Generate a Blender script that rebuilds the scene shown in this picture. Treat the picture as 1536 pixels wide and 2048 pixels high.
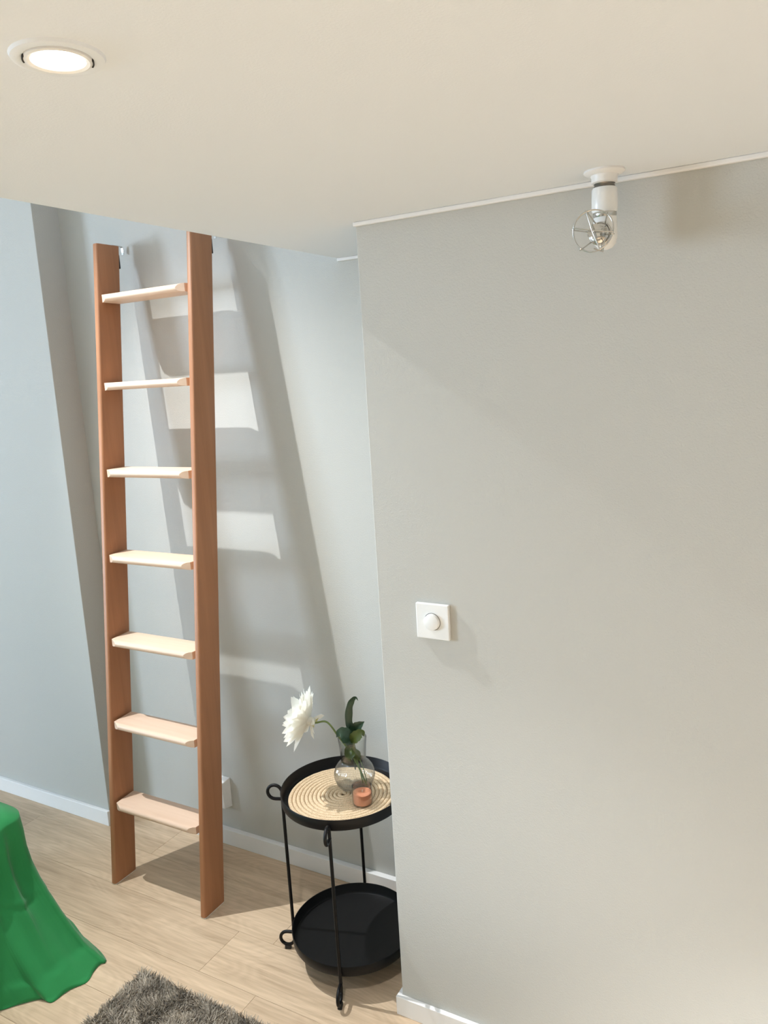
import bpy, bmesh, math, random
import numpy as np
from mathutils import Vector, Matrix

random.seed(7); rng = np.random.default_rng(7)
scene = bpy.context.scene
for o in list(bpy.data.objects): bpy.data.objects.remove(o)
col = scene.collection
PI = math.pi

# ------------------------------------------------------------------ camera
CAM_H = 1.66
cam_d = bpy.data.cameras.new('camera'); cam = bpy.data.objects.new('camera', cam_d); col.objects.link(cam)
cam_d.sensor_fit = 'VERTICAL'; cam_d.sensor_height = 24.0; cam_d.sensor_width = 18.0
cam_d.lens = 1565.9 / 2048 * 24.0
cam_d.clip_start = 0.02
yaw, pit, rol = 0.522348, -0.174418, -0.058882
fw = Vector((-math.sin(yaw)*math.cos(pit), math.cos(yaw)*math.cos(pit), math.sin(pit)))
rt = Vector((math.cos(yaw), math.sin(yaw), 0)); up = rt.cross(fw)
r2 = rt*math.cos(rol) + up*math.sin(rol); u2 = -rt*math.sin(rol) + up*math.cos(rol)
M = Matrix((r2, u2, -fw)).transposed().to_4x4(); M.translation = (0, 0, CAM_H)
cam.matrix_world = M
scene.camera = cam

# ------------------------------------------------------------------ view, world, big lights
vs = scene.view_settings
vs.view_transform = 'Standard'; vs.look = 'None'; vs.gamma = 1.0; vs.use_curve_mapping = False
vs.exposure = -0.09

world = bpy.data.worlds.new('sky'); scene.world = world; world.use_nodes = True
bgn = world.node_tree.nodes['Background']
bgn.inputs['Color'].default_value = (0.62, 0.78, 1.0, 1); bgn.inputs['Strength'].default_value = 1.0

WIN_X, WIN_Y0, WIN_Y1, WIN_Z0, WIN_Z1 = -7.00, -2.75, -1.45, 0.70, 2.55
DAY_POWER = 500.0; DAY_COL = (0.65, 0.805, 1.0)
day = bpy.data.lights.new('window_daylight', 'AREA'); day.shape = 'RECTANGLE'
day.size = WIN_Z1-WIN_Z0; day.size_y = WIN_Y1-WIN_Y0; day.energy = DAY_POWER; day.color = DAY_COL
dayo = bpy.data.objects.new('window_daylight', day); col.objects.link(dayo)
dayo.location = (WIN_X-0.16, (WIN_Y0+WIN_Y1)/2, (WIN_Z0+WIN_Z1)/2); dayo.rotation_euler = (0, -PI/2, 0)

WARM = (0.955, 0.98, 1.0)
POWER_HIGH = 275.0      # downlight in the high ceiling over the ladder
POWER_SEEN = 48.0      # downlight in view
POWER_OTHER = 365.0     # its neighbours along the lowered ceiling

# ------------------------------------------------------------------ materials
MATS = {}
def new_mat(name):
    m = bpy.data.materials.new(name); m.use_nodes = True
    MATS[name] = m
    nt = m.node_tree
    return m, nt, nt.nodes['Principled BSDF']
def N(nt, t, **kw):
    n = nt.nodes.new(t)
    for k, v in kw.items(): setattr(n, k, v)
    return n
def simple(name, colr, rough=0.5, metal=0.0, bump=0.0, scale=200.0, spec=0.5, var=0.0):
    m, nt, b = new_mat(name)
    b.inputs['Base Color'].default_value = (*colr, 1); b.inputs['Roughness'].default_value = rough
    b.inputs['Metallic'].default_value = metal; b.inputs['Specular IOR Level'].default_value = spec
    tc = N(nt, 'ShaderNodeTexCoord')
    ns = N(nt, 'ShaderNodeTexNoise'); ns.inputs['Scale'].default_value = scale; ns.inputs['Detail'].default_value = 3
    nt.links.new(tc.outputs['Object'], ns.inputs['Vector'])
    if bump > 0:
        bp = N(nt, 'ShaderNodeBump'); bp.inputs['Strength'].default_value = bump; bp.inputs['Distance'].default_value = 0.002
        nt.links.new(ns.outputs['Fac'], bp.inputs['Height']); nt.links.new(bp.outputs['Normal'], b.inputs['Normal'])
    if var > 0:
        mx = N(nt, 'ShaderNodeMix', data_type='RGBA')
        mx.inputs['A'].default_value = (*[c*(1-var) for c in colr], 1); mx.inputs['B'].default_value = (*[min(1, c*(1+var)) for c in colr], 1)
        nt.links.new(ns.outputs['Fac'], mx.inputs['Factor']); nt.links.new(mx.outputs['Result'], b.inputs['Base Color'])
    return m

simple('wall_paint', (0.535, 0.530, 0.490), 0.6, bump=0.34, scale=330, spec=0.35)
simple('ceiling_paint', (0.835, 0.87, 0.905), 0.75, bump=0.12, scale=300, spec=0.2)
simple('white_gloss', (0.86, 0.85, 0.83), 0.35, scale=60, var=0.015)
simple('white_plastic', (0.88, 0.88, 0.86), 0.28, scale=60, var=0.01)
simple('black_metal', (0.0035, 0.0035, 0.0038), 0.42, scale=900, bump=0.08, spec=0.28)
simple('chrome', (0.62, 0.61, 0.58), 0.22, metal=1.0, scale=60, var=0.1)
simple('dark_steel', (0.22, 0.21, 0.19), 0.35, metal=1.0, scale=60, var=0.15)
simple('felt', (0.80, 0.76, 0.70), 0.9, bump=0.2, scale=600)
simple('wax', (0.70, 0.27, 0.14), 0.55, scale=40, var=0.06)
simple('wick', (0.75, 0.68, 0.55), 0.9, scale=400, var=0.2)
pmat = simple('petal_white', (0.95, 0.935, 0.875), 0.55, scale=90, var=0.02)
nt = pmat.node_tree; out = nt.nodes['Material Output']; tl = N(nt, 'ShaderNodeBsdfTranslucent'); tl.inputs['Color'].default_value = (0.97, 0.95, 0.88, 1)
ms = N(nt, 'ShaderNodeMixShader'); ms.inputs[0].default_value = 0.5
nt.links.new(nt.nodes['Principled BSDF'].outputs[0], ms.inputs[1]); nt.links.new(tl.outputs[0], ms.inputs[2]); nt.links.new(ms.outputs[0], out.inputs['Surface'])
simple('sepal', (0.55, 0.50, 0.16), 0.5, scale=90, var=0.2)
simple('stem_green', (0.16, 0.22, 0.07), 0.45, scale=120, var=0.25)
simple('leaf_dark', (0.020, 0.052, 0.024), 0.32, scale=70, var=0.35)
simple('leaf_olive', (0.060, 0.085, 0.016), 0.35, scale=70, var=0.3)
simple('rug_back', (0.12, 0.11, 0.095), 0.95, bump=0.3, scale=300)
simple('rubber', (0.015, 0.015, 0.015), 0.7, scale=200, bump=0.05)
simple('dark_slot', (0.03, 0.028, 0.025), 0.8, scale=100, bump=0.05)

def wood(name, light, dark, sc, rough=0.45, per_object=True, knots=False):
    m, nt, b = new_mat(name)
    tc = N(nt, 'ShaderNodeTexCoord'); oi = N(nt, 'ShaderNodeObjectInfo')
    mul = N(nt, 'ShaderNodeVectorMath', operation='MULTIPLY_ADD')
    cmb = N(nt, 'ShaderNodeCombineXYZ')
    for i in range(3): nt.links.new(oi.outputs['Random'], cmb.inputs[i])
    mul.inputs[1].default_value = (37.0, 23.0, 11.0)
    nt.links.new(cmb.outputs[0], mul.inputs[0]); nt.links.new(tc.outputs['Object'], mul.inputs[2])
    mp = N(nt, 'ShaderNodeMapping'); mp.inputs['Scale'].default_value = sc
    nt.links.new(mul.outputs[0], mp.inputs['Vector'])
    n1 = N(nt, 'ShaderNodeTexNoise'); n1.inputs['Scale'].default_value = 1.0; n1.inputs['Detail'].default_value = 6; n1.inputs['Distortion'].default_value = 0.6
    nt.links.new(mp.outputs[0], n1.inputs['Vector'])
    mp2 = N(nt, 'ShaderNodeMapping'); mp2.inputs['Scale'].default_value = tuple(s*0.13 for s in sc)
    nt.links.new(mul.outputs[0], mp2.inputs['Vector'])
    n2 = N(nt, 'ShaderNodeTexNoise'); n2.inputs['Scale'].default_value = 1.0; n2.inputs['Detail'].default_value = 3; n2.inputs['Distortion'].default_value = 1.5
    nt.links.new(mp2.outputs[0], n2.inputs['Vector'])
    add = N(nt, 'ShaderNodeMath', operation='MULTIPLY_ADD'); add.inputs[1].default_value = 0.5
    nt.links.new(n1.outputs['Fac'], add.inputs[0])
    m2 = N(nt, 'ShaderNodeMath', operation='MULTIPLY'); m2.inputs[1].default_value = 0.5
    nt.links.new(n2.outputs['Fac'], m2.inputs[0]); nt.links.new(m2.outputs[0], add.inputs[2])
    src = add.outputs[0]
    if knots:
        # cathedral rings: sine of a broad noise, added in thin dark lines
        mp3 = N(nt, 'ShaderNodeMapping'); mp3.inputs['Scale'].default_value = (2.2, 8.0, 1.0)
        nt.links.new(mul.outputs[0], mp3.inputs['Vector'])
        n3 = N(nt, 'ShaderNodeTexNoise'); n3.inputs['Scale'].default_value = 1.0; n3.inputs['Detail'].default_value = 1
        nt.links.new(mp3.outputs[0], n3.inputs['Vector'])
        s1 = N(nt, 'ShaderNodeMath', operation='MULTIPLY'); s1.inputs[1].default_value = 110.0; nt.links.new(n3.outputs['Fac'], s1.inputs[0])
        s2 = N(nt, 'ShaderNodeMath', operation='SINE'); nt.links.new(s1.outputs[0], s2.inputs[0])
        s3 = N(nt, 'ShaderNodeMath', operation='MULTIPLY_ADD'); s3.inputs[1].default_value = 0.030; nt.links.new(s2.outputs[0], s3.inputs[0]); nt.links.new(src, s3.inputs[2])
        src = s3.outputs[0]
        mp4 = N(nt, 'ShaderNodeMapping'); mp4.inputs['Scale'].default_value = (1.7, 9.0, 1.0)
        nt.links.new(mul.outputs[0], mp4.inputs['Vector'])
        vo = N(nt, 'ShaderNodeTexVoronoi'); vo.inputs['Scale'].default_value = 1.0; vo.inputs['Randomness'].default_value = 1.0
        nt.links.new(mp4.outputs[0], vo.inputs['Vector'])
        kr = N(nt, 'ShaderNodeMapRange'); kr.inputs['From Min'].default_value = 0.02; kr.inputs['From Max'].default_value = 0.16; kr.inputs['To Min'].default_value = -0.16; kr.inputs['To Max'].default_value = 0.0
        nt.links.new(vo.outputs['Distance'], kr.inputs['Value'])
        ka = N(nt, 'ShaderNodeMath', operation='ADD'); nt.links.new(src, ka.inputs[0]); nt.links.new(kr.outputs[0], ka.inputs[1])
        src = ka.outputs[0]
    rp = N(nt, 'ShaderNodeValToRGB')
    rp.color_ramp.elements[0].position = 0.26; rp.color_ramp.elements[0].color = (*dark, 1)
    rp.color_ramp.elements[1].position = 0.66; rp.color_ramp.elements[1].color = (*light, 1)
    nt.links.new(src, rp.inputs['Fac'])
    hv = N(nt, 'ShaderNodeHueSaturation')
    mr = N(nt, 'ShaderNodeMapRange'); mr.inputs['To Min'].default_value = 0.93; mr.inputs['To Max'].default_value = 1.06
    nt.links.new(oi.outputs['Random'], mr.inputs['Value']); nt.links.new(mr.outputs[0], hv.inputs['Value'])
    nt.links.new(rp.outputs['Color'], hv.inputs['Color']); nt.links.new(hv.outputs[0], b.inputs['Base Color'])
    bp = N(nt, 'ShaderNodeBump'); bp.inputs['Strength'].default_value = 0.12; bp.inputs['Distance'].default_value = 0.001
    nt.links.new(n1.outputs['Fac'], bp.inputs['Height']); nt.links.new(bp.outputs[0], b.inputs['Normal'])
    b.inputs['Roughness'].default_value = rough; b.inputs['Specular IOR Level'].default_value = 0.35
    return m
wood('oak_floor', (0.67, 0.51, 0.350), (0.41, 0.295, 0.188), (7.0, 120.0, 7.0), 0.5, knots=True)
wood('beech_stile_shaded', (0.41, 0.19, 0.092), (0.30, 0.134, 0.062), (45.0, 45.0, 2.2), 0.42)  # same beech as the treads, shade on the broad faces darkened into the colour
wood('beech_tread_lit', (0.80, 0.60, 0.45), (0.68, 0.47, 0.33), (3.0, 45.0, 40.0), 0.42)  # same beech as the stiles, strong light on the steps paled into the colour

def glass(name, tint=(0.97, 0.98, 0.97), gloss=0.9, edge=0.35):
    m = bpy.data.materials.new(name); m.use_nodes = True; MATS[name] = m
    nt = m.node_tree; nt.nodes.clear()
    out = N(nt, 'ShaderNodeOutputMaterial'); tr = N(nt, 'ShaderNodeBsdfTransparent'); gl = N(nt, 'ShaderNodeBsdfGlossy')
    tr.inputs['Color'].default_value = (*tint, 1); gl.inputs['Roughness'].default_value = 0.03
    lw = N(nt, 'ShaderNodeLayerWeight'); lw.inputs['Blend'].default_value = 0.5
    pw = N(nt, 'ShaderNodeMath', operation='POWER'); pw.inputs[1].default_value = 2.6; nt.links.new(lw.outputs['Facing'], pw.inputs[0])
    mu = N(nt, 'ShaderNodeMath', operation='MULTIPLY_ADD'); mu.inputs[1].default_value = 0.75*gloss; mu.inputs[2].default_value = 0.045
    nt.links.new(pw.outputs[0], mu.inputs[0])
    # longer path through the wall of the glass at grazing angles
    tp_ = N(nt, 'ShaderNodeMath', operation='POWER'); tp_.inputs[1].default_value = 3.5; nt.links.new(lw.outputs['Facing'], tp_.inputs[0])
    tm = N(nt, 'ShaderNodeMix', data_type='RGBA'); tm.inputs['A'].default_value = (*tint, 1); tm.inputs['B'].default_value = (*[c*edge for c in tint], 1)
    nt.links.new(tp_.outputs[0], tm.inputs['Factor']); nt.links.new(tm.outputs['Result'], tr.inputs['Color'])
    mx = N(nt, 'ShaderNodeMixShader'); nt.links.new(mu.outputs[0], mx.inputs[0])
    nt.links.new(tr.outputs[0], mx.inputs[1]); nt.links.new(gl.outputs[0], mx.inputs[2]); nt.links.new(mx.outputs[0], out.inputs['Surface'])
    return m
glass('clear_glass', (0.965, 0.972, 0.970)); glass('window_glass', (0.985, 0.99, 0.99), 0.8, 1.0)

def emissive(name, colr, strength):
    m, nt, b = new_mat(name)
    b.inputs['Base Color'].default_value = (0.9, 0.88, 0.84, 1)
    b.inputs['Emission Color'].default_value = (*colr, 1); b.inputs['Emission Strength'].default_value = strength
    return m
emissive('lamp_glow', (1.0, 0.86, 0.66), 9.0)

# green blanket: fine weave
m, nt, b = new_mat('green_cloth')
tc = N(nt, 'ShaderNodeTexCoord')
n1 = N(nt, 'ShaderNodeTexNoise'); n1.inputs['Scale'].default_value = 4.0; n1.inputs['Detail'].default_value = 4
nt.links.new(tc.outputs['Object'], n1.inputs['Vector'])
mx = N(nt, 'ShaderNodeMix', data_type='RGBA'); mx.inputs['A'].default_value = (0.019, 0.20, 0.056, 1); mx.inputs['B'].default_value = (0.032, 0.285, 0.086, 1)
nt.links.new(n1.outputs['Fac'], mx.inputs['Factor']); nt.links.new(mx.outputs['Result'], b.inputs['Base Color'])
n2 = N(nt, 'ShaderNodeTexNoise'); n2.inputs['Scale'].default_value = 900.0
nt.links.new(tc.outputs['Object'], n2.inputs['Vector'])
bp = N(nt, 'ShaderNodeBump'); bp.inputs['Strength'].default_value = 0.25; bp.inputs['Distance'].default_value = 0.001
nt.links.new(n2.outputs['Fac'], bp.inputs['Height']); nt.links.new(bp.outputs[0], b.inputs['Normal'])
b.inputs['Roughness'].default_value = 0.8; b.inputs['Sheen Weight'].default_value = 0.15; b.inputs['Specular IOR Level'].default_value = 0.2

# rug pile: clumps of light and dark yarn
m, nt, b = new_mat('rug_pile')
tc = N(nt, 'ShaderNodeTexCoord')
n1 = N(nt, 'ShaderNodeTexNoise'); n1.inputs['Scale'].default_value = 160.0; n1.inputs['Detail'].default_value = 3
n2 = N(nt, 'ShaderNodeTexNoise'); n2.inputs['Scale'].default_value = 22.0; n2.inputs['Detail'].default_value = 2
nt.links.new(tc.outputs['Object'], n1.inputs['Vector']); nt.links.new(tc.outputs['Object'], n2.inputs['Vector'])
ad = N(nt, 'ShaderNodeMath', operation='MULTIPLY_ADD'); ad.inputs[1].default_value = 0.5
nt.links.new(n2.outputs['Fac'], ad.inputs[0]); 
hm = N(nt, 'ShaderNodeMath', operation='MULTIPLY'); hm.inputs[1].default_value = 0.5
nt.links.new(n1.outputs['Fac'], hm.inputs[0]); nt.links.new(hm.outputs[0], ad.inputs[2])
rp = N(nt, 'ShaderNodeValToRGB'); rp.color_ramp.elements[0].position = 0.35; rp.color_ramp.elements[0].color = (0.19, 0.165, 0.13, 1)
rp.color_ramp.elements[1].position = 0.66; rp.color_ramp.elements[1].color = (0.74, 0.655, 0.54, 1)
nt.links.new(ad.outputs[0], rp.inputs['Fac']); nt.links.new(rp.outputs[0], b.inputs['Base Color'])
b.inputs['Roughness'].default_value = 0.75; b.inputs['Specular IOR Level'].default_value = 0.3

# coiled rope mat: stitches by angle
m, nt, b = new_mat('rope')
tc = N(nt, 'ShaderNodeTexCoord'); sx = N(nt, 'ShaderNodeSeparateXYZ'); nt.links.new(tc.outputs['Object'], sx.inputs[0])
n1 = N(nt, 'ShaderNodeTexNoise'); n1.inputs['Scale'].default_value = 420.0; n1.inputs['Detail'].default_value = 2
nt.links.new(tc.outputs['Object'], n1.inputs['Vector'])
rp = N(nt, 'ShaderNodeValToRGB'); rp.color_ramp.elements[0].position = 0.30; rp.color_ramp.elements[0].color = (0.45, 0.32, 0.18, 1)
rp.color_ramp.elements[1].position = 0.52; rp.color_ramp.elements[1].color = (0.73, 0.56, 0.365, 1)
nt.links.new(n1.outputs['Fac'], rp.inputs['Fac']); nt.links.new(rp.outputs[0], b.inputs['Base Color'])
bp = N(nt, 'ShaderNodeBump'); bp.inputs['Strength'].default_value = 0.4; bp.inputs['Distance'].default_value = 0.001
nt.links.new(n1.outputs['Fac'], bp.inputs['Height']); nt.links.new(bp.outputs[0], b.inputs['Normal'])
b.inputs['Roughness'].default_value = 0.8

# ------------------------------------------------------------------ helpers
def mesh_obj(name, verts, faces, mat, parent=None, smooth=False, loc=None):
    me = bpy.data.meshes.new(name); me.from_pydata([tuple(v) for v in verts], [], faces); me.update()
    return link(name, me, mat, parent, smooth, loc)
def link(name, me, mat, parent=None, smooth=False, loc=None):
    if mat and not me.materials: me.materials.append(MATS[mat])
    if smooth:
        me.polygons.foreach_set('use_smooth', [True]*len(me.polygons))
    o = bpy.data.objects.new(name, me); col.objects.link(o)
    if parent: o.parent = parent
    if loc is not None: o.location = loc
    return o
def bm_obj(name, bm, mat, parent=None, smooth=False, loc=None):
    bmesh.ops.recalc_face_normals(bm, faces=bm.faces)
    me = bpy.data.meshes.new(name); bm.to_mesh(me); bm.free()
    return link(name, me, mat, parent, smooth, loc)
def tag(o, label, cat, group=None):
    o['label'] = label; o['category'] = cat
    if group: o['group'] = group
    return o
def struct(o, label=None, cat=None):
    o['kind'] = 'structure'
    if label: o['label'] = label
    if cat: o['category'] = cat
    return o
def empty(name, loc):
    o = bpy.data.objects.new(name, None); col.objects.link(o); o.location = loc; o.empty_display_size = 0.05
    return o
def bm_box(x0, x1, y0, y1, z0, z1, bevel=0.0, seg=2, bm=None):
    bm = bm or bmesh.new()
    vs = [bm.verts.new(p) for p in ((x0,y0,z0),(x1,y0,z0),(x1,y1,z0),(x0,y1,z0),(x0,y0,z1),(x1,y0,z1),(x1,y1,z1),(x0,y1,z1))]
    fs = [bm.faces.new([vs[i] for i in f]) for f in ((3,2,1,0),(4,5,6,7),(0,1,5,4),(1,2,6,5),(2,3,7,6),(3,0,4,7))]
    if bevel > 0:
        es = list({e for f in fs for e in f.edges})
        bmesh.ops.bevel(bm, geom=es, offset=bevel, segments=seg, profile=0.5, affect='EDGES')
    return bm
def box(name, x0, x1, y0, y1, z0, z1, mat, parent=None, bevel=0.0, seg=2, loc=None):
    return bm_obj(name, bm_box(x0, x1, y0, y1, z0, z1, bevel, seg), mat, parent, loc=loc)
def lathe_data(profile, seg=64, rfun=None, closed=False):
    """profile: list of (r, z); revolve about z"""
    v, f = [], []
    n = len(profile)
    for (r, z) in profile:
        for k in range(seg):
            a = 2*PI*k/seg; rr = r if rfun is None else rfun(r, z, a)
            v.append((rr*math.cos(a), rr*math.sin(a), z))
    rng_ = n if closed else n-1
    for i in range(rng_):
        j = (i+1) % n
        for k in range(seg):
            k2 = (k+1) % seg
            f.append((i*seg+k, i*seg+k2, j*seg+k2, j*seg+k))
    if not closed:
        if profile[0][0] > 1e-6 and False: pass
    return v, f
def lathe(name, profile, mat, parent=None, seg=64, loc=None, rfun=None, closed=False, cap0=False, cap1=False, smooth=True):
    v, f = lathe_data(profile, seg, rfun, closed)
    n = len(profile)
    if cap0: f.append(tuple(range(seg))[::-1])
    if cap1: f.append(tuple(range((n-1)*seg, n*seg)))
    me = bpy.data.meshes.new(name); me.from_pydata(v, [], f); me.update()
    bm = bmesh.new(); bm.from_mesh(me); bmesh.ops.remove_doubles(bm, verts=bm.verts, dist=1e-6); bmesh.ops.recalc_face_normals(bm, faces=bm.faces); bm.to_mesh(me); bm.free()
    o = link(name, me, mat, parent, smooth, loc)
    if smooth: smooth_by_angle(me)
    return o
def smooth_by_angle(me, ang=35):
    bm = bmesh.new(); bm.from_mesh(me)
    for e in bm.edges:
        if len(e.link_faces) == 2 and e.calc_face_angle(0) > math.radians(ang): e.smooth = False
    bm.to_mesh(me); bm.free()
def tube_data(pts, rad, seg=10, closed=False, v0=0):
    """sweep a circle along points; rad float or list"""
    P = [Vector(p) for p in pts]; n = len(P)
    rads = rad if isinstance(rad, (list, tuple)) else [rad]*n
    T = []
    for i in range(n):
        if closed: t = P[(i+1) % n]-P[i-1]
        else: t = P[min(i+1, n-1)]-P[max(i-1, 0)]
        T.append(t.normalized())
    ref = Vector((0, 0, 1)) if abs(T[0].z) < 0.9 else Vector((1, 0, 0))
    nrm = (ref - T[0]*ref.dot(T[0])).normalized()
    v, f = [], []
    for i in range(n):
        nrm = (nrm - T[i]*nrm.dot(T[i])).normalized(); bn = T[i].cross(nrm)
        for k in range(seg):
            a = 2*PI*k/seg
            v.append(tuple(P[i] + (nrm*math.cos(a)+bn*math.sin(a))*rads[i]))
    m = n if closed else n-1
    for i in range(m):
        j = (i+1) % n
        for k in range(seg):
            k2 = (k+1) % seg
            f.append((v0+i*seg+k, v0+i*seg+k2, v0+j*seg+k2, v0+j*seg+k))
    if not closed:
        f.append(tuple(v0+k for k in range(seg))[::-1]); f.append(tuple(v0+(n-1)*seg+k for k in range(seg)))
    return v, f
def tubes(name, paths, mat, parent=None, seg=10, loc=None):
    """paths: list of (pts, rad, closed)"""
    V, F = [], []
    for pts, rad, cl in paths:
        v, f = tube_data(pts, rad, seg, cl, len(V)); V += v; F += f
    o = mesh_obj(name, V, F, mat, parent, True, loc)
    smooth_by_angle(o.data, 50)
    return o
def spline(pts, n=24):
    """Catmull-Rom through the points"""
    P = [Vector(p) for p in pts]; P = [P[0]*2-P[1]] + P + [P[-1]*2-P[-2]]
    out = []
    segs = len(P)-3
    for s in range(segs):
        a, b_, c, d = P[s:s+4]
        for k in range(n):
            t = k/n
            out.append(0.5*((2*b_) + (c-a)*t + (2*a-5*b_+4*c-d)*t*t + (-a+3*b_-3*c+d)*t**3))
    out.append(P[-2].copy())
    return out

# ------------------------------------------------------------------ the room
X_L, X_R, Y_F = -7.00, 1.55, -3.40          # far left wall, right wall, wall behind the camera
Y_BACK, Y_LEFT, Y_PART = 1.967, 1.860, 1.553  # recessed back wall, proud wall on the left, partition
X_STEP, X_PART, X_SOF = -2.375, -0.924, -1.234
Z_C, Z_H = 1.990, 2.855                       # lowered ceiling, high ceiling
T = 0.12

# floor with single planks
PW, PL = 0.18, 1.30
floor = struct(box('floor', X_L-T, X_R+T, Y_F-T, Y_BACK+T, -0.10, -0.010, 'felt'))
pl_me = None
row_edges = [1.606 + PW*k for k in range(-30, 3)]
offs = {}
for ri, y0 in enumerate(row_edges[:-1]):
    y1 = row_edges[ri+1]
    if y0 >= Y_BACK: continue
    k = ri
    if abs(y1-1.606) < 0.01: off = -1.525            # the joint seen beside the ladder
    else: off = -1.525 + ((ri*0.47) % 1.0)*PL
    x = off - PL*math.ceil((off - X_L)/PL)
    while x < X_R:
        xa, xb = max(x, X_L-0.02), min(x+PL, X_R+0.02); ya, yb = max(y0, Y_F-0.02), min(y1, Y_BACK+0.02)
        full = (xb-xa > PL-1e-4) and (yb-ya > PW-1e-4)
        cx, cy = (xa+xb)/2, (ya+yb)/2
        g = 0.0003
        if full:
            if pl_me is None:
                o = bm_obj('plank', bm_box(-PL/2+g, PL/2-g, -PW/2+g, PW/2-g, -0.010, 0.0, 0.0005, 1), 'oak_floor', floor, loc=(cx, cy, 0)); pl_me = o.data
            else: link('plank', pl_me, None, floor, loc=(cx, cy, 0))
        elif xb-xa > 0.01 and yb-ya > 0.005:
            bm_obj('plank', bm_box(-(xb-xa)/2+g, (xb-xa)/2-g, -(yb-ya)/2+g, (yb-ya)/2-g, -0.010, 0.0), 'oak_floor', floor, loc=(cx, cy, 0))
        x += PL

struct(box('wall_back', X_STEP-0.02, X_PART+0.02, Y_BACK, Y_BACK+T, -0.05, Z_H, 'wall_paint'))
struct(box('wall_back_left', X_L, X_STEP, Y_LEFT, Y_BACK+T, -0.05, Z_H, 'wall_paint', bevel=0.0015, seg=1))
part = struct(bm_obj('wall_partition', bm_box(X_PART, X_R+T, Y_PART, Y_BACK+T, -0.05, Z_C, 0.0025, 2), 'wall_paint'))
struct(box('wall_right', X_R, X_R+T, Y_F-T, Y_PART, -0.05, Z_C, 'wall_paint'))
struct(box('wall_front', X_L-T, X_R+T, Y_F-T, Y_F, -0.05, Z_H, 'wall_paint'))
# left wall with the window opening
bm = bmesh.new()
bm_box(X_L-T, X_L, Y_F, WIN_Y0, -0.05, Z_H, bm=bm); bm_box(X_L-T, X_L, WIN_Y1, Y_BACK+T, -0.05, Z_H, bm=bm)
bm_box(X_L-T, X_L, WIN_Y0, WIN_Y1, -0.05, WIN_Z0, bm=bm); bm_box(X_L-T, X_L, WIN_Y0, WIN_Y1, WIN_Z1, Z_H, bm=bm)
struct(bm_obj('wall_left', bm, 'wall_paint'))
win = struct(empty('window_1', (X_L-T/2, (WIN_Y0+WIN_Y1)/2, WIN_Z0)))
hw, hh = (WIN_Y1-WIN_Y0)/2, WIN_Z1-WIN_Z0
bm = bmesh.new()
for a in ((-hw, -hw+0.05, 0, hh), (hw-0.05, hw, 0, hh), (-0.025, 0.025, 0.05, hh-0.05)): bm_box(-0.03, 0.03, a[0], a[1], a[2], a[3], bm=bm)
for a in ((0, 0.05), (hh-0.05, hh)): bm_box(-0.03, 0.03, -hw+0.05, hw-0.05, a[0], a[1], bm=bm)
bm_obj('window_frame', bm, 'white_gloss', win)
for s in (-1, 1): box('pane', -0.004, 0.004, min(s*0.025, s*(hw-0.05)), max(s*0.025, s*(hw-0.05)), 0.05, hh-0.05, 'window_glass', win)
# ceilings: the lowered one over the camera and the high one over the ladder
struct(box('ceiling', X_SOF, X_R+T, Y_F-T, Y_BACK+0.02, Z_C, Z_H+T, 'ceiling_paint', bevel=0.002, seg=2))
struct(box('ceiling_high', X_L-T, X_SOF, Y_F-T, Y_BACK+T, Z_H, Z_H+T, 'ceiling_paint'))
# white sealing strips under the lowered ceiling
struct(box('trim_1', X_PART-0.001, X_R, Y_PART-0.010, Y_PART, Z_C-0.009, Z_C, 'white_gloss', bevel=0.002))
struct(box('trim_2', X_SOF+0.001, X_PART, Y_BACK-0.010, Y_BACK, Z_C-0.009, Z_C, 'white_gloss', bevel=0.002))
# baseboards
BH, BT = 0.060, 0.013
struct(box('baseboard_left', X_L, X_STEP+0.004, Y_LEFT-BT, Y_LEFT, 0, BH, 'white_gloss', bevel=0.0015))
struct(box('baseboard_back', X_STEP+0.004, X_PART-BT, Y_BACK-BT-0.007, Y_BACK, 0, BH, 'white_gloss', bevel=0.0015))
bm = bm_box(X_PART-BT, X_R, Y_PART-BT, Y_PART, 0, BH-0.006, 0.0015); bm_box(X_PART-BT, X_PART, Y_PART, Y_BACK-BT, 0, BH-0.006, 0.0015, bm=bm)
struct(bm_obj('baseboard_partition', bm, 'white_gloss'))
struct(box('baseboard_front', X_L, X_R, Y_F, Y_F+BT, 0, BH, 'white_gloss', bevel=0.0015))

# ------------------------------------------------------------------ ladder
LX, LY = -1.8695, 1.600
ladder = tag(empty('ladder', (LX, LY, 0)), 'tall reddish brown beech wood ladder leaning against the back wall', 'ladder')
HX, ST, SD, LEAN, LTOP = 0.2115, 0.021, 0.094, 0.1135, 2.125
def stile_mesh():
    bm = bmesh.new()
    z0 = 0.004
    pts = []
    # long sides subdivided so the bevel stays clean
    for z in (z0, LTOP):
        for (x, y) in ((-ST/2, 0), (ST/2, 0), (ST/2, SD), (-ST/2, SD)):
            pts.append(bm.verts.new((x, y + LEAN*z, z)))
    for f in ((3,2,1,0),(4,5,6,7),(0,1,5,4),(1,2,6,5),(2,3,7,6),(3,0,4,7)): bm.faces.new([pts[i] for i in f])
    le = [e for e in bm.edges if abs(e.verts[0].co.z - e.verts[1].co.z) > 1]
    bmesh.ops.bevel(bm, geom=le, offset=0.006, segments=4, profile=0.5, affect='EDGES')
    te = [e for e in bm.edges if min(v.co.z for v in e.verts) > LTOP-0.001]
    bmesh.ops.bevel(bm, geom=te, offset=0.003, segments=2, profile=0.5, affect='EDGES')
    return bm
st0 = bm_obj('stile', stile_mesh(), 'beech_stile_shaded', ladder, loc=(-HX+ST/2, 0, 0))
for p in st0.data.polygons: p.use_smooth = True
smooth_by_angle(st0.data, 40)
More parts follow.
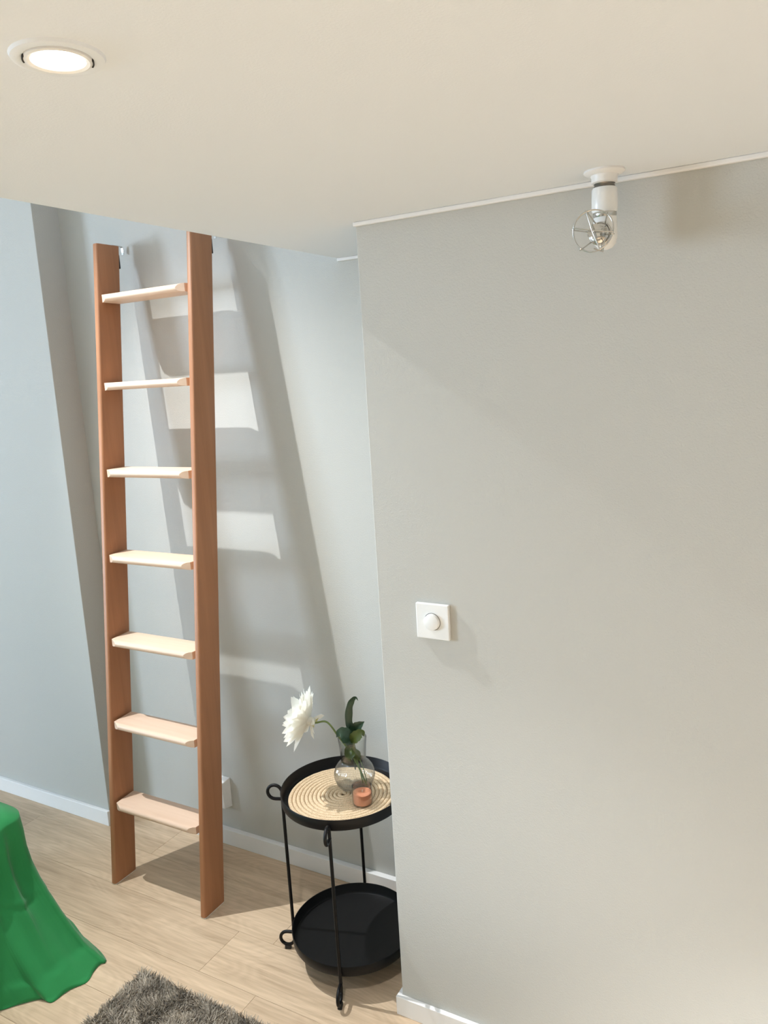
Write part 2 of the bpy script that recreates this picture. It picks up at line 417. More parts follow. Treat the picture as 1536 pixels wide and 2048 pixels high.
st1 = link('stile', st0.data, None, ladder, loc=(HX-ST/2, 0, 0))
for s in (st0, st1):
    pad = box('foot_pad', -ST/2+0.001, ST/2-0.001, 0.002, SD-0.002, 0.0, 0.004, 'felt', s)
    pad['label'] = 'thin pale felt pad under the foot'
    # dark pad plus bent steel hook at the rear of the stile's head
    zt = 2.085
    p = box('wall_bumper', -0.007, 0.007, -0.001, 0.004, -0.022, 0.022, 'rubber', s, bevel=0.0015, loc=(0, SD+LEAN*zt-0.0005, zt-0.01))
zt = LTOP-0.004
hk = []
path = [(0, SD-0.02, 0), (0, SD+0.004, 0), (0, SD+0.022, -0.001), (0, SD+0.026, -0.004), (0, SD+0.027, -0.018), (0, SD+0.0265, -0.026)]
def strip(path, w, t):
    bm = bmesh.new(); rows = []
    for i, p in enumerate(path):
        a = Vector(path[max(i-1, 0)]); b2 = Vector(path[min(i+1, len(path)-1)]); tg = (b2-a).normalized(); nn = Vector((0, -tg.z, tg.y))
        q = Vector(p)
        rows.append([bm.verts.new(q+Vector((sx*w, 0, 0))+nn*sn*t) for sx, sn in ((-1,-1),(1,-1),(1,1),(-1,1))])
    for a, b2 in zip(rows, rows[1:]):
        for k in range(4): bm.faces.new((a[k], a[(k+1)%4], b2[(k+1)%4], b2[k]))
    bm.faces.new(rows[0]); bm.faces.new(rows[-1][::-1])
    return bm
for s in (st0, st1):
    h = bm_obj('hook', strip(path, 0.0045, 0.0010), 'chrome', s, loc=(0, LEAN*LTOP-0.006, LTOP+0.0008)); h['label'] = 'bent steel hook at the top of the stile'
# treads: bull-nosed planks whose four corners are cut to fit between the stiles
TT = 0.0122     # half thickness
def tread_mesh():
    bm = bmesh.new()
    half = HX-ST
    y_end0, y_end1, y_m0, y_m1 = 0.010, SD-0.012, -0.008, SD+0.002
    cut = 0.040
    prof = []      # (v, z) with v in 0..1 across the depth, bull-nosed
    def section(ya, yb):
        s = []; r = TT
        for k in range(9):
            a = PI/2 + PI*k/8; s.append((ya + r + r*math.cos(a), r*math.sin(a)))
        for k in range(9):
            a = -PI/2 + PI*k/8; s.append((yb - r + r*math.cos(a), r*math.sin(a)))
        return s
    full = section(y_m0, y_m1)
    # sweep the full section and pull vertices in by the corner cut: x limit depends on y
    left, right = [], []
    for (y, z) in full:
        e = 0.0
        if y < y_end0: e = cut*(y_end0-y)/(y_end0-y_m0)
        elif y > y_end1: e = cut*(y-y_end1)/(y_m1-y_end1)
        left.append(bm.verts.new((-half+e, y, z))); right.append(bm.verts.new((half-e, y, z)))
    n = len(full)
    for k in range(n): bm.faces.new((left[k], left[(k+1)%n], right[(k+1)%n], right[k]))
    # caps in strips so the cut corners stay planar
    for side, V in ((1, left), (-1, right)):
        # pair front profile points by height
        for k in range(n//2):
            a, b2 = V[k], V[k+1] if k+1 < n//2 else None
        order = V
        front = V[:9]; back = V[9:]
        for k in range(4):                    # front nose cut: pair k with 8-k
            bm.faces.new((front[k], front[k+1], front[7-k], front[8-k]) if k < 3 else (front[3], front[4], front[5]))
            bm.faces.new((back[k], back[k+1], back[7-k], back[8-k]) if k < 3 else (back[3], back[4], back[5]))
        bm.faces.new((front[0], front[8], back[0], back[8]))
    return bm
tr0 = None
for i in range(7):
    zz = 0.2785*(i+1)
    loc = (0, LEAN*zz, zz)
    if tr0 is None:
        tr0 = bm_obj('tread', tread_mesh(), 'beech_tread_lit', ladder, smooth=True, loc=loc); smooth_by_angle(tr0.data, 40)
        for p in tr0.data.polygons:
            if abs(p.normal.x) > 0.2: p.use_smooth = False
    else: link('tread', tr0.data, None, ladder, loc=loc)

# ------------------------------------------------------------------ socket behind the ladder
so = tag(empty('wall_socket', (-1.885, Y_BACK, 0.205)), 'white surface-mounted wall socket low on the wall behind the ladder', 'socket')
bm = bmesh.new()
a = [bm.verts.new(p) for p in ((-0.047,0,-0.056),(0.047,0,-0.056),(0.047,0,0.056),(-0.047,0,0.056),(-0.040,-0.034,-0.052),(0.040,-0.034,-0.052),(0.034,-0.034,0.042),(-0.034,-0.034,0.042))]
for f in ((0,1,2,3),(7,6,5,4),(0,4,5,1),(1,5,6,2),(2,6,7,3),(3,7,4,0)): bm.faces.new([a[i] for i in f])
bmesh.ops.bevel(bm, geom=bm.edges[:], offset=0.002, segments=2, profile=0.5, affect='EDGES')
bm_obj('housing', bm, 'white_plastic', so)
ins = lathe('socket_well', [(0.0, -0.012), (0.0185, -0.012), (0.0195, 0.0), (0.0215, 0.0), (0.0215, -0.016)], 'white_plastic', so, 40, loc=(0, -0.0335, -0.004)); ins.rotation_euler = (PI/2, 0, 0)

# ------------------------------------------------------------------ dimmer switch on the partition
sw = tag(empty('dimmer_switch', (-0.7775, Y_PART, 1.094)), 'square white dimmer switch with a round knob on the partition wall', 'switch')
box('face_plate', -0.0415, 0.0415, -0.0105, 0, -0.042, 0.042, 'white_plastic', sw, bevel=0.0022, seg=3)
kn = lathe('knob', [(0.0, 0.0190), (0.0165, 0.0190), (0.0182, 0.0182), (0.0190, 0.0165), (0.0193, 0.0115), (0.0198, 0.0095)], 'white_plastic', sw, 56, loc=(0, 0, 0)); kn.rotation_euler = (PI/2, 0, 0)
rg = lathe('knob_gap', [(0.0196, 0.0108), (0.0207, 0.0108)], 'dark_slot', sw, 56); rg.rotation_euler = (PI/2, 0, 0)

# ------------------------------------------------------------------ downlights
def downlight(loc, label, power, aim=(0, 0, -1), cone=150, cat='downlight', group=None, radius=0.026, blend=0.5):
    """loc is the centre of the trim on the ceiling plane"""
    d = tag(empty('downlight', loc), label, cat, group)
    lathe('trim_ring', [(0.0335, -0.0005), (0.0335, -0.0030), (0.0385, -0.0045), (0.0445, -0.0030), (0.0460, 0.0), (0.0400, 0.001), (0.0335, -0.0005)], 'ceiling_paint', d, 64)
    g = empty('gimbal', (0, 0, 0)); col.objects.unlink(g); bpy.data.objects.remove(g)
    lathe('gimbal_ring', [(0.0262, -0.0012), (0.0265, -0.0042), (0.0300, -0.0056), (0.0326, -0.0046), (0.0330, -0.0010), (0.0262, -0.0012)], 'white_gloss', d, 64)
    for s_ in (-1, 1):                        # dark gaps where the tilting ring hangs
        a0 = math.atan2(0.76, 0.64) + (PI if s_ < 0 else 0); vv, ff = [], []
        for k in range(9):
            a = a0 - 0.26 + 0.52*k/8
            for r in (0.0325, 0.0340):
                for z in (-0.0052, -0.0010): vv.append((r*math.cos(a), r*math.sin(a), z))
        for k in range(8):
            b0 = 4*k
            for q4 in ((0, 2, 6, 4), (1, 5, 7, 3), (0, 4, 5, 1), (2, 3, 7, 6)): ff.append(tuple(b0+i for i in q4))
        ff += [(0, 1, 3, 2), (32, 34, 35, 33)]
        mesh_obj('gimbal_slot', vv, ff, 'dark_slot', d)
    lathe('lamp_lens', [(0.0, -0.0050), (0.012, -0.0048), (0.022, -0.0042), (0.0263, -0.0030)], 'lamp_glow', d, 48)
    sp = bpy.data.lights.new('downlight_beam', 'SPOT'); sp.energy = power; sp.color = WARM; sp.spot_size = math.radians(cone); sp.spot_blend = blend; sp.shadow_soft_size = radius
    so_ = bpy.data.objects.new('downlight_beam', sp); col.objects.link(so_); so_.parent = d
    so_.location = (0, 0, -0.012); so_.rotation_euler = Vector(aim).to_track_quat('-Z', 'Y').to_euler()
    return d
LA = (-2.417, 1.276)
downlight((-0.683, 0.589, Z_C), 'round white recessed downlight shining in the lowered ceiling', POWER_SEEN, cone=92)
downlight((LA[0], LA[1], Z_H), 'round white recessed downlight in the high ceiling above the ladder', POWER_HIGH, cone=68, blend=1.0, radius=0.009, aim=(1.25, 0.20, -2.5))
downlight((0.50, 0.22, Z_C), 'round white recessed downlight in the lowered ceiling nearer the right wall', POWER_OTHER, cone=92)
downlight((-0.683, -0.90, Z_C), 'round white recessed downlight in the lowered ceiling farthest from the partition wall', POWER_OTHER, cone=92)

# ------------------------------------------------------------------ sprinkler with guard
sk = tag(empty('fire_sprinkler', (-0.362, 1.478, Z_C)), 'white ceiling fire sprinkler with a round chrome wire guard', 'sprinkler')
lathe('escutcheon', [(0.0, 0.0), (0.0350, 0.0), (0.0355, -0.003), (0.032, -0.006), (0.024, -0.008), (0.0225, -0.012), (0.0225, -0.020), (0.019, -0.022), (0.0, -0.022)], 'white_gloss', sk, 56)
lathe('pipe_thread', [(0.0, -0.022), (0.0185, -0.022)] + [(0.0185-0.0012*(k % 2), -0.022-0.0022*k) for k in range(1, 5)] + [(0.0, -0.032)], 'dark_steel', sk, 40)
lathe('sleeve', [(0.0, -0.029), (0.0200, -0.029), (0.0218, -0.032), (0.0224, -0.050), (0.0224, -0.067), (0.0210, -0.071), (0.0, -0.071)], 'white_plastic', sk, 48)
lathe('collar', [(0.0, -0.070), (0.0200, -0.070), (0.0208, -0.072), (0.0208, -0.076), (0.0190, -0.079), (0.0, -0.079)], 'chrome', sk, 48)
# elbow: down and then towards the room
elb = [(0, 0.002, z) for z in (-0.076, -0.079, -0.090, -0.102, -0.115, -0.124, -0.131, -0.134)]
tubes('elbow', [(elb, [0.0190, 0.0200, 0.0208, 0.0212, 0.0208, 0.0185, 0.0125, 0.004], False), ([(0, 0, -0.1085), (-0.001, -0.014, -0.1085), (-0.002, -0.020, -0.1085)], [0.0165, 0.0170, 0.0160], False)], 'white_plastic', sk, 28)
hz = -0.1085
hub = (-0.004, -0.034, hz)
hd = empty('tmp', (0, 0, 0)); bpy.data.objects.remove(hd)
o = lathe('nozzle', [(0.0, 0.0), (0.015, 0.0), (0.0165, 0.004), (0.0165, 0.012), (0.0125, 0.014), (0.0115, 0.022), (0.0075, 0.024), (0.0, 0.024)], 'chrome', sk, 24, loc=(-0.003, -0.014, hz)); o.rotation_euler = (PI/2, 0, 0)
fr = []
for s in (-1, 1):
    fr.append((spline([(s*0.011-0.003, -0.030, hz), (s*0.0145-0.003, -0.040, hz+s*0.004), (s*0.011-0.003, -0.052, hz+s*0.003), (-0.003, -0.058, hz)], 6), 0.0026, False))
fr.append(([(-0.003, -0.034, hz), (-0.003, -0.056, hz)], 0.0024, False))
tubes('frame_arms', fr, 'chrome', sk, 10)
# toothed deflector
bm = bmesh.new(); ring = []
for k in range(24):
    a = 2*PI*k/24; r = 0.0135 if k % 2 else 0.0105
    ring.append((r*math.cos(a)-0.003, r*math.sin(a)+hz))
f1 = [bm.verts.new((x, -0.0575, z)) for x, z in ring]; f2 = [bm.verts.new((x, -0.0595, z)) for x, z in ring]
bm.faces.new(f1); bm.faces.new(f2[::-1])
for k in range(24): bm.faces.new((f1[k], f1[(k+1) % 24], f2[(k+1) % 24], f2[k]))
bm_obj('deflector', bm, 'chrome', sk)
# wire guard: front ring, spokes bent back to a clamp ring, and the loose V-shaped ends
gc = Vector((-0.005, -0.062, hz)); gr = 0.0345
W = 0.0013
paths = [([gc + Vector((gr*math.cos(2*PI*k/48), 0.003*math.sin(4*PI*k/48), gr*math.sin(2*PI*k/48))) for k in range(48)], W, True)]
clamp = Vector((-0.003, -0.022, hz))
paths.append(([clamp + Vector((0.0185*math.cos(2*PI*k/32), 0, 0.0185*math.sin(2*PI*k/32))) for k in range(32)], 0.0018, True))
for deg in (170, 232, 292, 345, 48, 108):
    a = math.radians(deg); dr = Vector((math.cos(a), 0, math.sin(a)))
    q = gc+dr*gr
    paths.append((spline([clamp+dr*0.018, clamp+dr*0.020+Vector((0, -0.016, 0)), q+dr*0.002+Vector((0, 0.002, 0)), q+Vector((0, -0.003, 0))-dr*0.002], 5), W, False))
for d0, d1 in ((108, 290), (165, 350)):
    a, c = math.radians(d0), math.radians(d1)
    paths.append(([gc+Vector((gr*math.cos(a), -0.002, gr*math.sin(a))), gc+Vector((0, -0.007, 0)), gc+Vector((gr*math.cos(c), -0.002, gr*math.sin(c)))], W, False))
tip = gc+Vector((0.017, -0.002, -0.037))
paths.append(([gc+Vector((0.002, -0.003, -0.030)), tip, tip+Vector((0.001, 0.01, 0.022))], W, False))
g = tubes('wire_guard', paths, 'chrome', sk, 8); g['label'] = 'round chrome wire guard in front of the sprinkler head'

# ------------------------------------------------------------------ side table
TX, TY, TR = -1.153, 1.683, 0.175
tb = tag(empty('side_table', (TX, TY, 0)), 'round black metal two-tier tray table beside the partition wall', 'table')
def tray(name, z0, z1, r):
    prof = [(0.0, z0), (r-0.006, z0), (r-0.002, z0+0.002), (r, z0+0.006), (r+0.0015, z1-0.001), (r+0.0010, z1), (r-0.0010, z1), (r-0.0015, z1-0.001), (r-0.004, z0+0.008), (r-0.007, z0+0.0035), (r-0.010, z0+0.0025), (0.0, z0+0.0025)]
    return lathe(name, prof, 'black_metal', tb, 128)
ZU0, ZU1, ZL0, ZL1 = 0.497, 0.530, 0.068, 0.101
tray('upper_tray', ZU0, ZU1, TR); tray('lower_tray', ZL0, ZL1, TR+0.001)
rl = TR+0.0065
prof = [(rl-0.003, 0.482), (rl+0.010, 0.482), (rl+0.021, 0.482)]
for k in range(1, 13):                        # handle loop: bottom, outer end, top, then down into the rod
    a = -PI/2 + (1.5*PI)*k/12; prof.append((rl+0.021+0.021*math.cos(a), 0.503+0.021*math.sin(a)))
prof += [(rl, 0.46), (rl, 0.36), (rl, 0.25), (rl, 0.15), (rl, 0.08)]
for k in range(0, 13):                        # the same loop turned over, standing on the floor
    a = PI + (1.5*PI)*k/12; prof.append((rl+0.021+0.021*math.cos(a), 0.034+0.021*math.sin(a)))
prof += [(rl+0.010, 0.055), (rl-0.003, 0.055)]
pts0 = spline([(r, 0, z) for r, z in prof], 3)
lv, lf = tube_data(pts0, 0.0048, 12)
leg_me = bpy.data.meshes.new('leg'); leg_me.from_pydata(lv, [], lf); leg_me.update()
pad_bm = bm_box(rl+0.012, rl+0.030, -0.006, 0.006, 0.0, 0.0125, 0.0015)
pad_me = bpy.data.meshes.new('foot'); pad_bm.to_mesh(pad_me); pad_bm.free()
for ang in (-70, 200, 110, 20):
    l = link('leg', leg_me, 'black_metal', tb, True); l.rotation_euler = (0, 0, math.radians(ang))
    link('foot', pad_me, 'rubber', l)

# coiled rope mat
ZM = ZU0+0.0025
mat_o = None
turns, pitch_, r0 = 13, 0.0114, 0.0045
pts = []
for i in range(turns*64+1):
    a = 2*PI*i/64; r = r0 + pitch_*a/(2*PI); pts.append((r*math.cos(a), r*math.sin(a), 0.0045))
V, F = [], []
n = len(pts); sg = 8
for i, p in enumerate(pts):
    a = 2*PI*i/64
    for k in range(sg):
        b_ = 2*PI*k/sg; rr = 0.0056*math.cos(b_); wv = 1+0.10*math.sin(i*PI*0.9)
        r = math.hypot(p[0], p[1]) + rr
        V.append((r*math.cos(a), r*math.sin(a), 0.0045+0.0045*math.sin(b_)*wv))
for i in range(n-1):
    for k in range(sg): F.append((i*sg+k, i*sg+(k+1) % sg, (i+1)*sg+(k+1) % sg, (i+1)*sg+k))
F.append(tuple(range(sg))[::-1]); F.append(tuple((n-1)*sg+k for k in range(sg)))
mat_o = tag(mesh_obj('placemat', V, F, 'rope', None, True, (TX-0.001, TY-0.003, ZM)), 'round coiled straw mat lying in the black tray', 'mat')
ZT = ZM+0.009

# vase
VX, VY = -1.134, 1.716
def rib(r, z, a):
    amp = 0.010 if 0.006 < z < 0.10 else 0.0
    return r*(1+amp*math.cos(60*a))
prof_o = [(0.0, 0.0), (0.026, 0.0), (0.034, 0.003), (0.044, 0.012), (0.0525, 0.024), (0.0575, 0.040), (0.0570, 0.052), (0.0525, 0.066), (0.0450, 0.077), (0.0375, 0.083), (0.0350, 0.087), (0.0352, 0.093), (0.0365, 0.110), (0.0385, 0.135), (0.0405, 0.1555), (0.0400, 0.1565)]
prof_i = [(0.0390, 0.1555), (0.0370, 0.135), (0.0350, 0.110), (0.0337, 0.093), (0.0335, 0.087), (0.0360, 0.082), (0.0435, 0.0755), (0.0508, 0.065), (0.0552, 0.052), (0.0556, 0.040), (0.0506, 0.0255), (0.0420, 0.0140), (0.030, 0.0075), (0.0, 0.0065)]
vase = lathe('vase', prof_o+prof_i, 'clear_glass', None, 240, loc=(VX, VY, ZT), rfun=rib)
tag(vase, 'clear ribbed glass vase with a round belly on the straw mat', 'vase')

# candle in a small jar
CX, CY = -1.074, 1.656
cd = tag(empty('candle_jar', (CX, CY, ZT)), 'small glass jar with an orange candle beside the vase', 'candle')
lathe('jar', [(0.0, 0.0), (0.024, 0.0), (0.0265, 0.002), (0.0275, 0.006), (0.0275, 0.040), (0.0262, 0.043), (0.0262, 0.0445), (0.0275, 0.046), (0.0275, 0.0535), (0.0265, 0.0545), (0.0255, 0.0535), (0.0252, 0.044), (0.0262, 0.039), (0.0262, 0.006), (0.024, 0.0035), (0.0, 0.0035)], 'clear_glass', cd, 72)
lathe('wax', [(0.0, 0.004), (0.024, 0.004), (0.0256, 0.006), (0.0256, 0.034), (0.0240, 0.0345), (0.010, 0.0335), (0.0, 0.0335)], 'wax', cd, 72, rfun=lambda r, z, a: r*(1-0.012*max(0, math.cos(24*a)) if r > 0.0245 else 1))
tubes('wick', [([(0, 0, 0.032), (0.0003, 0.0005, 0.037), (0.001, 0.001, 0.041)], 0.0008, False)], 'wick', cd, 6)

# ------------------------------------------------------------------ flower
fl = tag(empty('dahlia_stem', (VX, VY, ZT+0.008)), 'single white dahlia with dark green leaves standing in the glass vase', 'flower')
base = Vector((VX, VY, ZT+0.008))
HEAD = Vector((-1.236, 1.648, 0.727))
axis = Vector((-0.93, -0.20, 0.26)).normalized()
back = HEAD - axis*0.026
head_l = HEAD-base
# stem
st_pts = [Vector((0.030, 0.012, 0.003)), Vector((0.012, 0.004, 0.060)), Vector((-0.010, -0.006, 0.110)), Vector((-0.030, -0.020, 0.150)), (back-base)+Vector((0.030, 0.016, -0.0)), back-base]
tubes('stem', [(spline(st_pts, 10), 0.0027, False)], 'stem_green', fl, 10)
def petal_mesh(name, L, W, curl, cup):
    V, F = [], []; nu, nv = 8, 5
    for i in range(nu+1):
        t = i/nu
        w = W*(math.sin(PI*min(1, t*0.62+0.10))**0.9)*(1 if t < 0.72 else max(0.0, 1-((t-0.72)/0.28)**1.6))
        for j in range(nv):
            s = (j/(nv-1)-0.5)*2
            V.append((L*t, s*w, curl*t*t*L + cup*s*s*w*(1-0.3*t)))
    for i in range(nu):
        for j in range(nv-1):
            F.append((i*nv+j, (i+1)*nv+j, (i+1)*nv+j+1, i*nv+j+1))
    me = bpy.data.meshes.new(name); me.from_pydata(V, [], F); me.update()
    me.materials.append(MATS['petal_white']); me.polygons.foreach_set('use_smooth', [True]*len(me.polygons))
    return me
pm = [petal_mesh('petal', 1.0, 0.185, 0.10, 0.28), petal_mesh('petal', 1.0, 0.20, 0.18, 0.22), petal_mesh('petal', 1.0, 0.17, 0.02, 0.35)]
# frame with local z along the axis
za = axis; xa = Vector((0, 0, 1)).cross(za).normalized(); ya = za.cross(xa)
R3 = Matrix((xa, ya, za)).transposed()
hv, hf = lathe_data([(0.0005, -0.026), (0.006, -0.026), (0.011, -0.018), (0.013, -0.008), (0.010, 0.004), (0.0005, 0.010)], 20)
hd = mesh_obj('flower_head', hv, hf, 'petal_white', fl, True, HEAD-base)
hd.rotation_mode = 'QUATERNION'; hd.rotation_quaternion = R3.to_quaternion()
cnt = 0
layers = [(17, 80, 0.094, -0.008), (17, 74, 0.090, -0.004), (15, 65, 0.080, 0.000), (13, 54, 0.068, 0.004), (11, 40, 0.056, 0.006), (8, 23, 0.042, 0.008), (4, 8, 0.030, 0.010)]
for li, (nn_, tilt, L, zoff) in enumerate(layers):
    for k in range(nn_):
        az = 2*PI*(k+0.5*(li % 2)+random.uniform(-.18, .18))/nn_
        tl = math.radians(tilt+random.uniform(-6, 6))
        o = link('petal', pm[cnt % 3], None, hd); cnt += 1
        s = L*random.uniform(0.86, 1.05)
        Rm = Matrix.Rotation(az, 4, 'Z') @ Matrix.Rotation(tl-PI/2, 4, 'Y')
        o.matrix_basis = Matrix.Translation((0, 0, zoff)) @ Rm @ Matrix.Rotation(random.uniform(-.25, .25), 4, 'X') @ Matrix.Scale(s, 4)
# reflexed petals and sepals at the back
for az, tl, s in ((5.6, 132, 0.040), (0.5, 122, 0.045), (4.9, 118, 0.05), (3.0, 120, 0.05)):
    o = link('petal', pm[2], None, hd)
    o.matrix_basis = Matrix.Translation((0, 0, -0.012)) @ Matrix.Rotation(az, 4, 'Z') @ Matrix.Rotation(math.radians(tl)-PI/2, 4, 'Y') @ Matrix.Scale(s, 4)
sm = pm[0].copy(); sm.materials.clear(); sm.materials.append(MATS['sepal'])
for k in range(6):
    o = link('sepal', sm, None, hd)
    o.matrix_basis = Matrix.Translation((0, 0, -0.021)) @ Matrix.Rotation(k*PI/3+.3, 4, 'Z') @ Matrix.Rotation(math.radians(118+random.uniform(-15, 25))-PI/2, 4, 'Y') @ Matrix.Scale(0.019, 4)

def leaf(name, path, width, mat, up=Vector((0, 0, 1)), fold=0.25, pw=0.8, roll=0.0):
    P = spline(path, 8); n = len(P); V, F = [], []
    for i, p in enumerate(P):
        t = i/(n-1); tg = (P[min(i+1, n-1)]-P[max(i-1, 0)]).normalized()
        sd = tg.cross(up).normalized(); sd = Matrix.Rotation(roll, 3, tg) @ sd; nrm = sd.cross(tg)
        w = width*max(0.02, math.sin(PI*(t**pw)))
        if t < 0.10: w = 0.0016+0.1*w
        w *= 1+0.06*math.sin(t*40)
        for s in (-1, -0.5, 0, 0.5, 1): V.append(p+sd*s*w+nrm*abs(s)*w*fold)
    for i in range(n-1):
        for j in range(4): F.append((i*5+j, (i+1)*5+j, (i+1)*5+j+1, i*5+j+1))
    o = mesh_obj(name, V, F, mat, fl, True)
    return o
# image-plane directions at the vase: right and up
IR = Vector((0.87, 0.49, 0)); TOC = Vector((0.49, -0.87, 0)); UP = Vector((0, 0, 1))
mouth = Vector((0, 0, 0.148))
def q(r, u, c=0): return mouth + IR*r + UP*u + TOC*c
leaf('leaf', [Vector((0.004, 0, 0.05)), q(-0.002, -0.03), q(0.0, 0.02), q(-0.006, 0.045, -.004), q(-0.002, 0.085, -.006), q(0.008, 0.108, -.004), q(0.018, 0.116), q(0.0245, 0.108, .004)], 0.0105, 'leaf_dark', up=TOC, fold=0.25)
leaf('leaf', [q(-0.004, -0.010), q(0.005, 0.015), q(0.020, 0.034, .004), q(0.038, 0.046, .004)], 0.0175, 'leaf_dark', up=TOC+UP*0.4)
leaf('leaf', [q(-0.004, -0.012, .01), q(0.004, 0.003, .022), q(0.016, 0.016, .028), q(0.030, 0.024, .028), q(0.036, 0.014, .030)], 0.0155, 'leaf_olive', up=TOC+UP*0.6)
leaf('leaf', [q(0.0, -0.02, .006), q(-0.008, 0.002, .018), q(-0.020, 0.020, .022), q(-0.032, 0.024, .022), q(-0.042, 0.012, .022)], 0.0195, 'leaf_dark', up=TOC*0.8+UP*0.8)
leaf('leaf', [q(-0.002, -0.03, .0), q(-0.004, -0.035, .018), q(0.010, -0.040, .026), q(0.018, -0.062, .022)], 0.0190, 'leaf_olive', up=TOC)
leaf('leaf', [q(-0.006, -0.02, -.01), q(-0.012, -0.035, .004), q(-0.013, -0.055, .010), q(-0.008, -0.072, .008)], 0.0110, 'leaf_olive', up=TOC)
tubes('leaf_stalk', [(spline([q(0.022, -0.142), q(0.014, -0.09), q(0.004, -0.04), q(0.0, 0.015)], 8), 0.0016, False), (spline([q(0.034, -0.138), q(0.024, -0.09), q(0.008, -0.04), q(0.004, 0.015)], 8), 0.0014, False)], 'stem_green', fl, 8)

# ------------------------------------------------------------------ blanket hanging to the floor
def lerp_path(pts, n):
    P = spline([(a, b_, 0) for a, b_ in pts], 30)
    d = [0.0]
    for a, b_ in zip(P, P[1:]): d.append(d[-1]+(b_-a).length)
    out = []; j = 0
    for k in range(n):
        s = d[-1]*k/(n-1)
        while j < len(d)-2 and d[j+1] < s: j += 1
        u = (s-d[j])/max(1e-9, d[j+1]-d[j]); out.append(P[j].lerp(P[j+1], min(1, u)))
    return out
BZ = 0.475
top_path = [(-2.03, -0.9), (-2.03, 0.3), (-2.02, 0.8), (-2.0, 1.10), (-1.998, 1.20), (-2.005, 1.255), (-2.05, 1.285), (-2.16, 1.29), (-2.30, 1.29), (-2.55, 1.29), (-2.80, 1.29)]
hem_path = [(-1.99, -0.9), (-2.0, 0.3), (-1.99, 0.80), (-1.985, 1.02), (-1.926, 1.074), (-1.894, 1.113), (-1.862, 1.147), (-1.822, 1.157), (-1.811, 1.212), (-1.797, 1.250), (-1.806, 1.285), (-1.810, 1.315), (-1.803, 1.328), (-1.825, 1.342), (-1.95, 1.375), (-2.10, 1.41), (-2.30, 1.38), (-2.55, 1.39), (-2.83, 1.38)]
FALL_T = [0, .11, .22, .33, .44, .55, .66, .77, .88, 1.0]; FALL_S = [0.0, .026, .030, .074, .157, .274, .40, .548, .716, 1.0]
# pair the two paths by hand-picked stations so that the corner fold runs to the hem's tip
NS, NT = 420, 56
tp = lerp_path(top_path, 2000); hp = lerp_path(hem_path, 2000)
def at(P, target):
    return min(range(len(P)), key=lambda i: (P[i].x-target[0])**2+(P[i].y-target[1])**2)
sta = [(0, 0), (at(tp, (-2.02, 0.8)), at(hp, (-1.99, 0.80))), (at(tp, (-2.0, 1.11)), at(hp, (-1.86, 1.147))), (at(tp, (-2.005, 1.255)), at(hp, (-1.803, 1.328))), (at(tp, (-2.10, 1.288)), at(hp, (-1.97, 1.38))), (at(tp, (-2.30, 1.29)), at(hp, (-2.30, 1.38))), (1999, 1999)]
us = [0.0, 0.30, 0.52, 0.66, 0.74, 0.82, 1.0]
verts, faces = [], []
NTOP = 14
rowlen = NTOP + NT
for i in range(NS):
    u = i/(NS-1)
    k = max(j for j in range(len(us)-1) if us[j] <= u + 1e-12); w = (u-us[k])/(us[k+1]-us[k])
    a = tp[int(round(sta[k][0]*(1-w)+sta[k+1][0]*w))]; b_ = hp[int(round(sta[k][1]*(1-w)+sta[k+1][1]*w))]
    inner = Vector((max(-3.4, min(a.x-0.45, -2.5)), min(a.y-0.35, 0.85), 0))
    inner = Vector((-2.75, max(-0.9, min(0.75, a.y)), 0)) if a.x > -2.2 else Vector((min(-2.75, a.x), 0.75, 0))
    out = (b_-a); out.z = 0
    on = out.normalized()
    for j in range(NTOP):                        # the top of the bed
        t = j/NTOP
        p = inner.lerp(a, t)
        z = BZ + 0.012*math.sin(p.x*9+p.y*5) + 0.006*math.sin(p.y*21)
        if t > 0.7: z -= 0.015*((t-0.7)/0.3)**2
        verts.append((p.x, p.y, z))
    for j in range(NT):                          # the hanging side
        t = j/(NT-1)
        z = (BZ-0.015)*(1-t)
        sp = float(np.interp(t, FALL_T, FALL_S))
        p = a.lerp(b_, sp)
        amp = math.sin(PI*min(1, t*1.02))**0.7
        fold = 0.006*math.sin(u*48+1.2*t) + 0.003*math.sin(u*97-2*t+1.0)
        diag = 0.016*math.exp(-((u-0.600+0.02*t)/0.014)**2) - 0.016*math.exp(-((u-0.572+0.045*t)/0.018)**2) + 0.008*math.exp(-((u-0.535+0.06*t)/0.012)**2)
        tc_ = t-0.47-0.015*math.sin(u*55)-0.5*(u-0.6); crease = (0.0030*math.exp(-(tc_/0.012)**2) - 0.0035*math.exp(-((tc_-0.035)/0.020)**2))*min(1.0, abs(u-0.66)/0.05)
        hem = 0.007/(1+math.exp(-(t-0.90-0.02*math.sin(u*60))/0.004))
        d = (fold+diag)*amp + crease + hem*(0.7+0.4*math.sin(u*75))
        z += 0.004*math.sin(u*90)*(1 if 0.9 < t < 0.99 else 0)
        verts.append((p.x+on.x*d, p.y+on.y*d, max(0.003, z)))
for i in range(NS-1):
    for j in range(rowlen-1):
        faces.append((i*rowlen+j, (i+1)*rowlen+j, (i+1)*rowlen+j+1, i*rowlen+j+1))
bl = mesh_obj('blanket', verts, faces, 'green_cloth', None, True)
bm = bmesh.new(); bm.from_mesh(bl.data); bmesh.ops.remove_doubles(bm, verts=bm.verts, dist=1e-5); bmesh.ops.recalc_face_normals(bm, faces=bm.faces); bm.to_mesh(bl.data); bm.free()
sd = bl.modifiers.new('thickness', 'SOLIDIFY'); sd.thickness = 0.004; sd.offset = -1
tag(bl, 'plain green blanket hanging over a bed corner down to the floor', 'blanket')

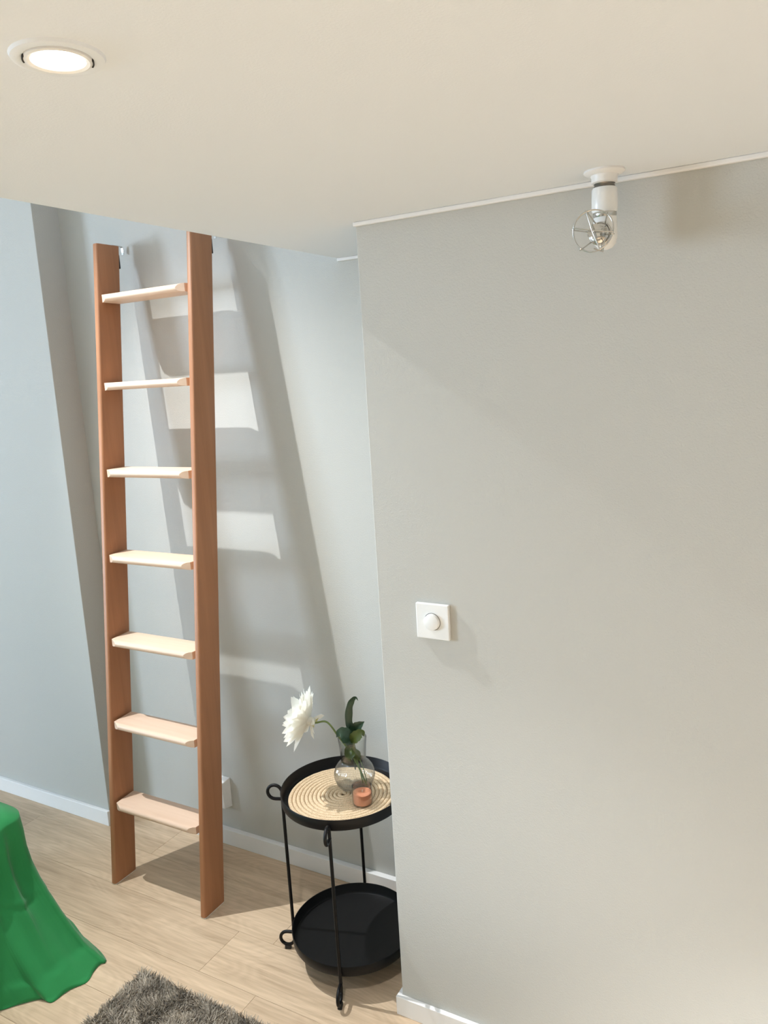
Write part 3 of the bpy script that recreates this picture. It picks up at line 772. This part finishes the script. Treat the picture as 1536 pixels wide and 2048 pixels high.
# ------------------------------------------------------------------ shaggy rug
RX0, RX1, RY0, RY1 = -1.668, -0.55, 0.55, 1.352
rug = tag(empty('rug', (RX0, RY0, 0)), 'shaggy brown-grey rug on the wooden floor', 'rug')
rw, rh = RX1-RX0, RY1-RY0
box('backing', 0.004, rw-0.004, 0.004, rh-0.004, 0.0005, 0.006, 'rug_back', rug, bevel=0.002)
NB = 130000
bx = rng.uniform(0.003, rw-0.003, NB); by = rng.uniform(0.003, rh-0.003, NB)
cl = 0.5+0.5*np.sin(bx*43+2*np.sin(by*31))*np.sin(by*47+2*np.sin(bx*29))
lean_a = 2*PI*(0.5+0.5*np.sin(bx*27+by*13+1.5*np.sin(by*39))) + rng.normal(0, 0.9, NB)
ln = rng.uniform(0.013, 0.023, NB)*(0.85+0.25*cl); le = rng.uniform(0.25, 0.85, NB)
edge = np.minimum.reduce([bx, rw-bx, by, rh-by])
dx, dy = np.cos(lean_a), np.sin(lean_a)
wd = rng.uniform(0.0007, 0.0014, NB); wa = rng.uniform(0, PI, NB); wx, wy = np.cos(wa)*wd, np.sin(wa)*wd
z0 = np.full(NB, 0.004)
hgt = np.sqrt(1-le**2*0.8)
v = np.zeros((NB, 6, 3))
for s, (t, wsc) in enumerate(((0, 1.0), (0.55, 1.0), (1.0, 0.45))):
    px = bx+dx*ln*le*(t**1.7); py = by+dy*ln*le*(t**1.7); pz = z0+ln*hgt*(t if t < 1 else 0.97)
    v[:, 2*s, :] = np.stack([px-wx*wsc, py-wy*wsc, pz], 1); v[:, 2*s+1, :] = np.stack([px+wx*wsc, py+wy*wsc, pz], 1)
me = bpy.data.meshes.new('pile'); me.vertices.add(NB*6); me.vertices.foreach_set('co', v.reshape(-1))
idx = (np.arange(NB)*6)[:, None] + np.array([[0, 1, 3, 2, 2, 3, 5, 4]])
me.loops.add(NB*8); me.loops.foreach_set('vertex_index', idx.reshape(-1).astype(np.int32))
me.polygons.add(NB*2); me.polygons.foreach_set('loop_start', (np.arange(NB*2)*4).astype(np.int32)); 
me.update(calc_edges=True); me.validate()
pile = link('pile', me, 'rug_pile', rug, True); pile['kind'] = 'stuff'
